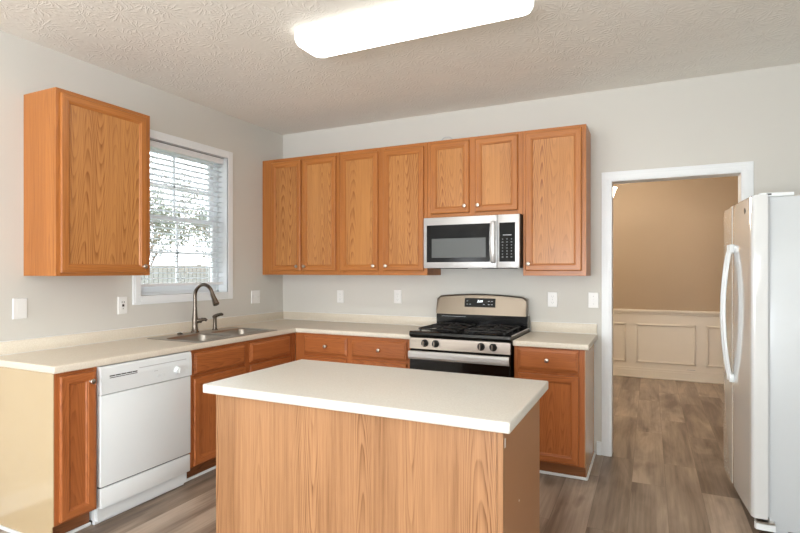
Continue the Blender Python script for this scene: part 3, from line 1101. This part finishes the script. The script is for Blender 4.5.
od = MB().box(0.004, RW - 0.004, -0.668, -0.637, 0.235, 0.806, bev=0.004).build('oven_door', M['black_enamel'], rg)
MB().box(0.09, RW - 0.09, -0.6695, -0.6675, 0.33, 0.66, bev=0.0008).build('window', M['black_glass'], od)
m = MB()
m.prism([(-0.69, 0.738), (-0.706, 0.741), (-0.712, 0.756), (-0.712, 0.782), (-0.706, 0.798), (-0.69, 0.800), (-0.694, 0.785), (-0.694, 0.752)], 0.012, RW - 0.004, 'x')
m.box(0.02, 0.06, -0.695, -0.6675, 0.752, 0.788, bev=0.003).box(RW - 0.06, RW - 0.02, -0.695, -0.6675, 0.752, 0.788, bev=0.003)
m.build('handle', M['silver'], od)
MB().box(0.004, RW - 0.004, -0.662, -0.637, 0.065, 0.228, bev=0.004).build('storage_drawer', M['steel'], rg)
# back guard with bowed top
m = MB()
N = 24


def topz(u):
    e_ = abs(2 * u - 1)
    return 1.197 - 0.022 * e_ ** 2 - (0.02 * max(0, (e_ - 0.93) / 0.07) ** 2)


vv, ff = [], []
for i in range(N + 1):
    u = i / N
    x = 0.0 + (RW - 0.016) * u
    z = topz(u)
    vv += [(x, -0.040, 1.03), (x, -0.122, 1.03), (x, -0.096, z - 0.01), (x, -0.090, z), (x, -0.040, z)]
for i in range(N):
    for k_ in range(5):
        a, b = i * 5 + k_, i * 5 + (k_ + 1) % 5
        ff.append([a, b, b + 5, a + 5])
ff.append([0, 1, 2, 3, 4])
ff.append([N * 5 + q for q in (4, 3, 2, 1, 0)])
m.add(vv, ff, 0, False)
bgd = m.build('backguard', M['steel_dark_reflect'], rg)
m = MB()
m.box(0.002, RW - 0.002, -0.114, -0.04, 0.90, 1.0295)
m.box(0.006, RW - 0.006, -0.119, -0.114, 1.003, 1.020, bev=0.002)
m.box(0.05, 0.26, -0.1195, -0.1185, 1.010, 1.013, mi=1)
m.box(0.02, RW - 0.02, -0.13, -0.114, 0.932, 0.955, bev=0.005)
m.build('vent_panel', [M['black_enamel'], M['mark_grey']], rg)
# tilted display
slope = math.atan2(0.026, 1.20 - 1.03)
dp = MB().box(-0.128, 0.128, -0.004, 0.0, -0.036, 0.036, bev=0.001).build('display', M['black_glass'], bgd, loc=(0.375, -0.1075, 1.128))
dp.rotation_euler = (-slope, 0, 0)
text_mesh('2:09', 0.026, M['display'], 'digits', dp, (0.0, -0.0047, 0.010), (PI / 2, 0, 0), 0.25)
m = MB()
for i, (x, z) in enumerate([(-0.105, 0.012), (-0.105, -0.014), (-0.08, -0.014), (0.035, -0.014), (0.075, 0.012), (0.100, 0.012), (0.075, -0.014), (0.100, -0.014)]):
    MB().box(x - 0.007, x + 0.007, -0.0046, -0.0038, z - 0.0025, z + 0.0025).build('button', M['mark_grey'], dp)
# burners and grates
for bx_, by_, r in ((0.20, -0.50, 0.048), (0.20, -0.24, 0.038), (0.56, -0.50, 0.05), (0.56, -0.24, 0.036)):
    MB().lathe([(0.0001, 0), (r + 0.03, 0.0), (r + 0.026, 0.004), (r, 0.006), (r, 0.013), (r * 0.9, 0.015), (r * 0.85, 0.022), (r * 0.7, 0.024), (0.0001, 0.024)], 24,
               Matrix.Translation((bx_, by_, 0.9325))).build('burner', M['cast_iron'], rg)
for gx in (0.20, 0.56):
    m = MB()
    z0, z1 = 0.948, 0.960
    x0, x1, y0, y1 = gx - 0.150, gx + 0.150, -0.625, -0.125
    b_ = 0.006
    pts = [(x0 + 0.03, y0), (x1 - 0.03, y0), (x1, y0 + 0.03), (x1, y1 - 0.03), (x1 - 0.03, y1), (x0 + 0.03, y1), (x0, y1 - 0.03), (x0, y0 + 0.03), (x0 + 0.03, y0)]
    m.tube([(a, b, 0.954) for a, b in pts], b_, 6)
    m.box(x0, x1, -0.381, -0.369, z0, z1, bev=0.003)
    for yc in (-0.50, -0.24):
        for k_ in range(8):
            a = PI / 4 * k_
            ex, ey = (0.150, 0.122)
            c_, s_ = math.cos(a), math.sin(a)
            L = min(ex / abs(c_) if abs(c_) > 1e-3 else 9, ey / abs(s_) if abs(s_) > 1e-3 else 9)
            m.tube([(gx + c_ * 0.026, yc + s_ * 0.026, 0.963), (gx + c_ * 0.07, yc + s_ * 0.07, 0.961), (gx + c_ * L, yc + s_ * L, 0.954)], 0.0055, 6)
    for fx in (x0 + 0.012, x1 - 0.012):
        for fy in (y0 + 0.03, -0.375, y1 - 0.03):
            m.box(fx - 0.006, fx + 0.006, fy - 0.006, fy + 0.006, 0.9345, 0.953)
    m.build('grate', M['cast_iron'], rg)

# ------------------------------------------------------------------ microwave
mw = thing('microwave', 'silver over-the-range microwave with black door window under the short cabinet', 'microwave', (1.6945, 0, 0))
MW = 0.758
Z0, Z1 = 1.407, 1.8045
MB().box(0, MW, -0.376, -0.002, Z0 + 0.01, Z1, bev=0.002).build('body', M['dark'], mw)
md = MB().box(0.001, 0.590, -0.402, -0.3765, Z0, Z1 - 0.003, bev=0.004, seg=2).build('door', M['silver'], mw)
gl = MB().box(0.028, 0.537, -0.4032, -0.4015, 1.453, 1.742, bev=0.0006).build('glass', M['black_glass'], md)
MB().box(0.071, 0.505, -0.4038, -0.403, 1.488, 1.636).build('screen', M['grey_mesh'], gl)
m = MB()
pts = [(0.564, -0.403, 1.750), (0.564, -0.418, 1.742), (0.564, -0.432, 1.70), (0.564, -0.440, 1.60), (0.564, -0.432, 1.50), (0.564, -0.418, 1.458), (0.564, -0.403, 1.450)]
m.tube(pts, 0.021, 14, flat=0.4)
m.build('handle', M['silver'], md)
mc = MB().box(0.592, MW - 0.001, -0.402, -0.3765, Z0, Z1 - 0.003, bev=0.004, seg=2).build('control_panel', M['silver'], mw)
kp = MB().box(0.608, 0.726, -0.4034, -0.4015, 1.453, 1.742, bev=0.0006).build('keypad', M['black_glass'], mc)
MB().box(0.636, 0.700, -0.4040, -0.4034, 1.647, 1.653).build('clock_display', M['mark_grey'], kp)
for r_ in range(7):
    for c_ in range(3):
        x = 0.633 + c_ * 0.033
        z = 1.620 - r_ * 0.022
        s_ = 0.004 if r_ not in (1, 6) else 0.006
        MB().box(x - s_, x + s_, -0.4040, -0.4034, z - 0.002, z + 0.002).build('button', M['mark_grey'], kp)
MB().box(0.03, MW - 0.03, -0.36, -0.05, Z0 + 0.003, Z0 + 0.0095).box(0.06, 0.30, -0.34, -0.2, Z0 - 0.004, Z0 + 0.003, bev=0.001).box(MW - 0.30, MW - 0.06, -0.34, -0.2, Z0 - 0.004, Z0 + 0.003, bev=0.001).build('grease_filter', M['dark'], mw)

# ------------------------------------------------------------------ island
isl = thing('kitchen_island', 'oak-panelled kitchen island with an off-white rectangular top', 'kitchen island', (2.266, -2.25, 0))
bx0, bx1, by0, by1 = 1.664 - 2.266, 2.884 - 2.266, -2.56 + 2.25, -1.945 + 2.25
MB().box(bx0 + 0.006, bx1 - 0.006, by0 + 0.007, by1, 0.0, 0.8745).build('body', M['side'], isl)
MB().box(bx0, bx1 - 0.020, by0, by0 + 0.006, 0.0, 0.8745).build('front_panel', M['island'], isl)
MB().box(bx1 - 0.019, bx1 + 0.001, by0 - 0.001, by0 + 0.018, 0.0, 0.8745, bev=0.001).build('corner_post', M['island'], isl)
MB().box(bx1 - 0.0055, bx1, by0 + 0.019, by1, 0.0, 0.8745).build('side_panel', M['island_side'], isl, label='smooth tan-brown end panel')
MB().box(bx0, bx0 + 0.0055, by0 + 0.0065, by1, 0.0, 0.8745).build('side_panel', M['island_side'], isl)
MB().box(bx1, bx1 + 0.0015, 0.020 + by0, 0.030 + by0, 0.812, 0.842).build('sticker', M['plate'], isl)
MB().box(bx1, bx1 + 0.001, 0.225 + by0, 0.231 + by0, 0.558, 0.564).build('screw_cap', M['plate'], isl)
for a, b in ((bx0 + 0.02, -0.01), (0.0, bx1 - 0.03)):
    m = MB()
    y = -(by1 + 0.001)
    m.panel(-b, -a, 0.112, 0.850, y, [(0, y - 0.012), (0.004, y - 0.018), (0.05, y - 0.019), (0.06, y - 0.011)])
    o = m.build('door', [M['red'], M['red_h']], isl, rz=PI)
    knob(o, -b + 0.03 if a < -0.1 else -a - 0.03, y - 0.019, 0.78)
m = MB()
m.bm(grid_slab([1.627 - 2.266, 2.916 - 2.266], [-2.600 + 2.25, -1.912 + 2.25], lambda x, y: True, 0.8765, 0.914, 0.006, 3), 0, True)
m.build('countertop', M['island_top'], isl)

# ------------------------------------------------------------------ refrigerator
fr = thing('refrigerator', 'white side-by-side refrigerator standing right of the doorway', 'refrigerator', (3.875, -0.91, 0), math.radians(3.0))
FW = 0.80
FX = 0.0   # body front plane local x=0, doors towards -x
MB().box(0.0, 0.68, 0.02, FW - 0.02 + 0.02, 0.025, 1.775, bev=0.006, seg=2).box(0.03, 0.09, 0.05, 0.11, 0, 0.03).box(0.03, 0.09, FW - 0.11, FW - 0.05, 0, 0.03).box(0.55, 0.6, 0.05, 0.11, 0, 0.03).box(0.55, 0.6, FW - 0.11, FW - 0.05, 0, 0.03).build('body', M['white_fridge'], fr)


def fdoor(y0, y1, z0, z1):
    """contoured door: plan profile bowed along the whole front"""
    def bow(y):
        u = (y - (-0.01)) / (FW + 0.02)
        return -0.084 - 0.006 * math.sin(PI * max(0, min(1, u)))
    ra = 0.016 if y0 < 0.1 else 0.008
    rb = 0.034 if y1 > 0.7 else 0.008
    ext = [(bow(y0) + ra * (1 - math.sin(PI / 2 * q / 8)), y0 + ra * (1 - math.cos(PI / 2 * q / 8))) for q in range(0, 8)]
    body = [(bow(y0 + ra + (y1 - y0 - ra - rb) * q / 12), y0 + ra + (y1 - y0 - ra - rb) * q / 12) for q in range(13)]
    ext2 = [(bow(y1) + rb * (1 - math.sin(PI / 2 * q / 8)), y1 - rb * (1 - math.cos(PI / 2 * q / 8))) for q in range(7, -1, -1)]
    poly = [(-0.012, y0)] + ext + body + ext2 + [(-0.012, y1)]
    m = MB()
    n = len(poly)
    rings = []
    cxm = -0.012
    for ins, z in ((0.006, z0), (0.0, z0 + 0.005), (0.0, z1 - 0.010), (0.003, z1 - 0.004), (0.010, z1)):
        rings.append([(min(x + ins, cxm) if x < cxm else x, y, z) for x, y in poly])
    loft(m, rings)
    o = m.build('door', M['fridge_door'], fr)
    MB().box(-0.012, -0.0005, y0 + 0.012, y1 - 0.012, z0 + 0.01, z1 - 0.012).build('gasket', M['grey_seal'], o)
    return o, bow


D1, bow = fdoor(-0.008, 0.452, 0.085, 1.785)
D2, bow = fdoor(0.458, FW + 0.002, 0.085, 1.785)


def fhandle(parent, y):
    x0 = bow(y)
    pts = []
    rs = []
    for i in range(17):
        t = i / 16
        z = 0.735 + (1.525 - 0.735) * t
        pts.append((x0 - 0.012 - 0.038 * math.sin(PI * t) ** 0.75, y, z))
        rs.append(0.0095)
    m = MB().tube(pts, rs, 12)
    m.box(x0 - 0.024, x0 + 0.002, y - 0.014, y + 0.014, 0.715, 0.765, bev=0.005, seg=2).box(x0 - 0.024, x0 + 0.002, y - 0.014, y + 0.014, 1.495, 1.545, bev=0.005, seg=2)
    m.build('handle', M['white_gloss'], parent)


fhandle(D1, 0.418)
fhandle(D2, 0.492)
MB().lathe([(0.0001, 0), (0.017, 0), (0.016, 0.0015), (0.0001, 0.002)], 24, Matrix.Translation((bow(0.15) + 0.0006, 0.135, 1.715)) @ Matrix.Rotation(-PI / 2 - 0.06, 4, 'Y')).build('badge', M['dark'], D1)
MB().box(-0.045, 0.11, 0.02, 0.10, 1.7755, 1.797, bev=0.005, seg=2).box(-0.012, 0.010, 0.0195, 0.03, 1.784, 1.792, mi=1).build('hinge_cover', [M['white_gloss'], M['dark']], fr)
MB().box(-0.045, 0.11, FW - 0.09, FW - 0.01, 1.7755, 1.797, bev=0.005, seg=2).build('hinge_cover', M['white_gloss'], fr)
MB().box(-0.030, -0.001, 0.02, FW - 0.01, 0.012, 0.078, bev=0.004).build('base_grille', M['dark'], fr)
m = MB()
m.prism([(-0.070, 0.005), (-0.064, -0.012), (-0.03, -0.018), (0.02, -0.018), (0.02, 0.05), (-0.06, 0.05)], 0.030, 0.062, 'z', bev=0)
m.build('lower_hinge', M['white_gloss'], fr)
MB().box(-0.06, 0.018, -0.016, 0.045, 0.066, 0.072).build('hinge_plate', M['nickel'], fr)

# ------------------------------------------------------------------ outlets and switches
def plate(name, label, u0, u1, z0, z1, wall, kind, group=None):
    """wall 'b': on the back wall (u = x); 'l': on the left wall (u = y)."""
    w_ = u1 - u0
    t = thing(name, label, {'outlet': 'outlet', 'switch': 'light switch', 'blank': 'wall plate', 'gfci': 'outlet', 'double': 'light switch'}[kind],
              ((u0, 0, z0) if wall == 'b' else (0, u0, z0)), 0 if wall == 'b' else PI / 2, group)
    h = z1 - z0
    y = -0.0005
    MB().panel(0, w_, 0, h, y, [(0, y - 0.002), (0.003, y - 0.0055), (0.004, y - 0.006)]).build('cover_plate', [M['plate'], M['plate']], t)
    y -= 0.006
    c_ = w_ / 2
    if kind == 'outlet':
        for zz in (h * 0.30, h * 0.70):
            f = MB()
            f.prism([(c_ + a * 0.016, zz + b * 0.014) for a, b in ((-0.75, -1), (0.75, -1), (1, -0.6), (1, 0.6), (0.75, 1), (-0.75, 1), (-1, 0.6), (-1, -0.6))], y - 0.002, y, 'y')
            r = f.build('receptacle', M['plate'], t)
            MB().box(c_ - 0.008, c_ - 0.0055, y - 0.0026, y - 0.002, zz - 0.003, zz + 0.006).box(c_ + 0.0055, c_ + 0.008, y - 0.0026, y - 0.002, zz - 0.003, zz + 0.006).box(c_ - 0.002, c_ + 0.002, y - 0.0026, y - 0.002, zz - 0.010, zz - 0.006).build('slots', M['grey_seal'], r)
        MB().lathe([(0.0001, 0), (0.003, 0), (0.002, 0.001), (0.0001, 0.001)], 10, front(c_, y, h / 2)).build('screw', M['screw'], t)
    elif kind == 'gfci':
        r = MB().box(c_ - 0.017, c_ + 0.017, y - 0.003, y, h / 2 - 0.034, h / 2 + 0.034, bev=0.001).build('receptacle', M['plate'], t)
        f = MB()
        f.box(c_ - 0.008, c_ + 0.008, y - 0.0045, y - 0.003, h / 2 - 0.008, h / 2 + 0.008).box(c_ - 0.01, c_ - 0.006, y - 0.0036, y - 0.003, h / 2 + 0.018, h / 2 + 0.028)
        f.box(c_ + 0.006, c_ + 0.01, y - 0.0036, y - 0.003, h / 2 + 0.018, h / 2 + 0.028).box(c_ - 0.002, c_ + 0.002, y - 0.0036, y - 0.003, h / 2 - 0.026, h / 2 - 0.020)
        f.build('slots', M['dark'], r)
    elif kind == 'switch':
        MB().box(c_ - 0.005, c_ + 0.005, y - 0.001, y, h / 2 - 0.012, h / 2 + 0.012).box(c_ - 0.0035, c_ + 0.0035, y - 0.012, y, h / 2, h / 2 + 0.009, bev=0.001).build('toggle', M['plate'], t)
        for zz in (h * 0.25, h * 0.75):
            MB().lathe([(0.0001, 0), (0.003, 0), (0.002, 0.001), (0.0001, 0.001)], 10, front(c_, y, zz)).build('screw', M['screw'], t)
    elif kind == 'double':
        for cc in (w_ * 0.3, w_ * 0.7):
            MB().box(cc - 0.005, cc + 0.005, y - 0.001, y, h / 2 - 0.012, h / 2 + 0.012).box(cc - 0.0035, cc + 0.0035, y - 0.012, y, h / 2, h / 2 + 0.009, bev=0.001).build('toggle', M['plate'], t)
    elif kind == 'blank':
        MB().box(c_ - 0.016, c_ + 0.016, y - 0.0006, y, h / 2 - 0.033, h / 2 + 0.033).build('insert', M['plate'], t)
    return t


plate('wall_plate', 'plain white wall plate on the left wall, under the lone wall cabinet, nearest the room', -2.456, -2.378, 1.106, 1.226, 'l', 'blank')
plate('electrical_outlet', 'white outlet with dark buttons on the left wall just below the window corner', -1.797, -1.725, 1.086, 1.206, 'l', 'gfci')
plate('light_switch', 'double white light switch on the left wall between window and corner', -0.460, -0.340, 1.085, 1.205, 'l', 'double')
plate('electrical_outlet', 'white outlet on the back wall nearest the corner, leftmost on that wall', 0.640, 0.712, 1.085, 1.203, 'b', 'outlet')
plate('electrical_outlet', 'white outlet on the back wall just left of the range', 1.240, 1.314, 1.095, 1.214, 'b', 'outlet')
plate('electrical_outlet', 'white outlet on the back wall just right of the range backguard', 2.584, 2.658, 1.103, 1.221, 'b', 'outlet')
plate('light_switch', 'single white light switch on the back wall beside the doorway casing', 2.886, 2.960, 1.105, 1.223, 'b', 'switch')

# ------------------------------------------------------------------ window blind
bl = thing('window_blind', 'white horizontal-slat blind hanging open in the window over the sink', 'blind', (-0.055, (WY0 + WY1) / 2, WZ1))
hw = (WY1 - WY0) / 2 - 0.008
MB().box(-0.028, 0.028, -hw, hw, -0.050, -0.004, bev=0.002).build('headrail', M['blind'], bl)
MB().box(-0.0, 0.027, -hw, hw, -0.003, -0.0015).build('headrail_shade', M['dark'], bl)  # thin dark strip painted for the shade above the headrail
m = MB()
ns = 23
for i in range(ns):
    z = -0.078 - i * 0.0435
    vv = []
    tilt = math.radians(6)
    for s_ in (-1, -0.5, 0, 0.5, 1):
        for side in (-1, 1):
            dz = 0.003 * (1 - s_ * s_) + math.sin(tilt) * s_ * 0.024
            vv += [(s_ * 0.0245, side * (hw - 0.003), z + dz), (s_ * 0.0245, side * (hw - 0.003), z + dz + 0.0022)]
    ff = []
    for q in range(4):
        a = q * 4
        ff += [[a, a + 2, a + 6, a + 4], [a + 1, a + 5, a + 7, a + 3], [a, a + 4, a + 5, a + 1], [a + 2, a + 3, a + 7, a + 6]]
    ff += [[0, 1, 3, 2], [16, 18, 19, 17]]
    m.add(vv, ff)
m.build('slats', M['slat'], bl)
zb = -0.078 - ns * 0.0435
MB().box(-0.026, 0.026, -hw, hw, zb - 0.012, zb + 0.010, bev=0.003).build('bottom_rail', M['blind'], bl)
m = MB()
for y in (-hw + 0.12, 0.0, hw - 0.12):
    for x in (-0.027, 0.027):
        m.box(x - 0.0008, x + 0.0008, y - 0.0012, y + 0.0012, zb, -0.05)
m.build('ladder_cord', M['blind'], bl)

# ------------------------------------------------------------------ outdoors seen through the window
M['grass'] = plain('pale_lawn', srgb(150, 156, 120), 0.9, var=0.15)
M['fence'] = plain('weathered_fence_wood', srgb(120, 119, 114), 0.8, var=0.12)
M['bark'] = plain('grey_bark', srgb(120, 108, 98), 0.9, var=0.1)
M['leaf'] = plain('grey_green_leaves', srgb(112, 120, 106), 0.7, var=0.15)
tag(MB().box(-40, -0.35, -25, 45, -0.5, -0.35).build('lawn', M['grass']), 'pale lawn outside beyond the window', 'lawn')
m = MB()
x = -9.0
y = -12.0
while y < 34:
    m.box(x - 0.012, x + 0.012, y, y + 0.135, -0.3, 1.55)
    y += 0.15
m.box(x - 0.07, x - 0.012, -12, 34, -0.1, 0.0).box(x - 0.07, x - 0.012, -12, 34, 1.2, 1.3)
for q in range(19):
    m.box(x - 0.16, x - 0.07, -12 + q * 2.44, -11.9 + q * 2.44, -0.35, 1.6)
tag(m.build('wooden_fence', M['fence']), 'weathered board fence outside, seen low through the window', 'fence')
rng = random.Random(5)


def tree(label, loc, h, spread, nleaf):
    t = thing('tree', label, 'tree', loc)
    m = MB()
    tips = []

    def br(p, d, L, r, dep):
        pts = [p]
        rr = [r]
        q = Vector(p)
        dd_ = Vector(d)
        for i in range(4):
            dd_ = (dd_ + Vector((rng.uniform(-.18, .18), rng.uniform(-.18, .18), rng.uniform(-.05, .12)))).normalized()
            q = q + dd_ * L / 4
            pts.append(q.copy())
            rr.append(r * (1 - 0.13 * (i + 1)))
            if dep >= 2:
                tips.append(q.copy())
        m.tube(pts, rr, 5)
        if dep < 4:
            for k_ in range(3 if dep else 5):
                j = rng.randint(2, 4)
                a = rng.uniform(0, 2 * PI)
                nd = (dd_ * 0.7 + Vector((math.cos(a), math.sin(a), rng.uniform(0.0, 0.6))) * spread).normalized()
                br(pts[j], nd, L * rng.uniform(0.55, 0.75), rr[j] * 0.6, dep + 1)
    br(Vector((0, 0, 0)), (0, 0, 1), h * 0.42, 0.13, 0)
    m.build('trunk', M['bark'], t)
    f = MB()
    for i in range(nleaf):
        c_ = rng.choice(tips) + Vector((rng.gauss(0, .22), rng.gauss(0, .22), rng.gauss(0, .2)))
        a, b = Vector((rng.gauss(0, 1), rng.gauss(0, 1), rng.gauss(0, 1))).normalized(), Vector((rng.gauss(0, 1), rng.gauss(0, 1), rng.gauss(0, 1))).normalized()
        s_ = rng.uniform(0.04, 0.09)
        f.add([c_ - a * s_, c_ + b * s_ * 0.5, c_ + a * s_, c_ - b * s_ * 0.5], [[0, 1, 2, 3]])
    f.build('foliage', M['leaf'], t)


tree('sparse leafy tree beyond the fence, showing in the left window panes', (-11.2, 6.9, -0.3), 5.6, 0.9, 4500)
tree('sparse leafy tree beyond the fence, showing in the right window panes', (-12.6, 13.4, -0.3), 6.0, 0.9, 4500)
tree('tallest tree farthest behind the board fence, seen faintly between two nearer trees', (-21, 14.5, -0.3), 10.0, 0.9, 5000)
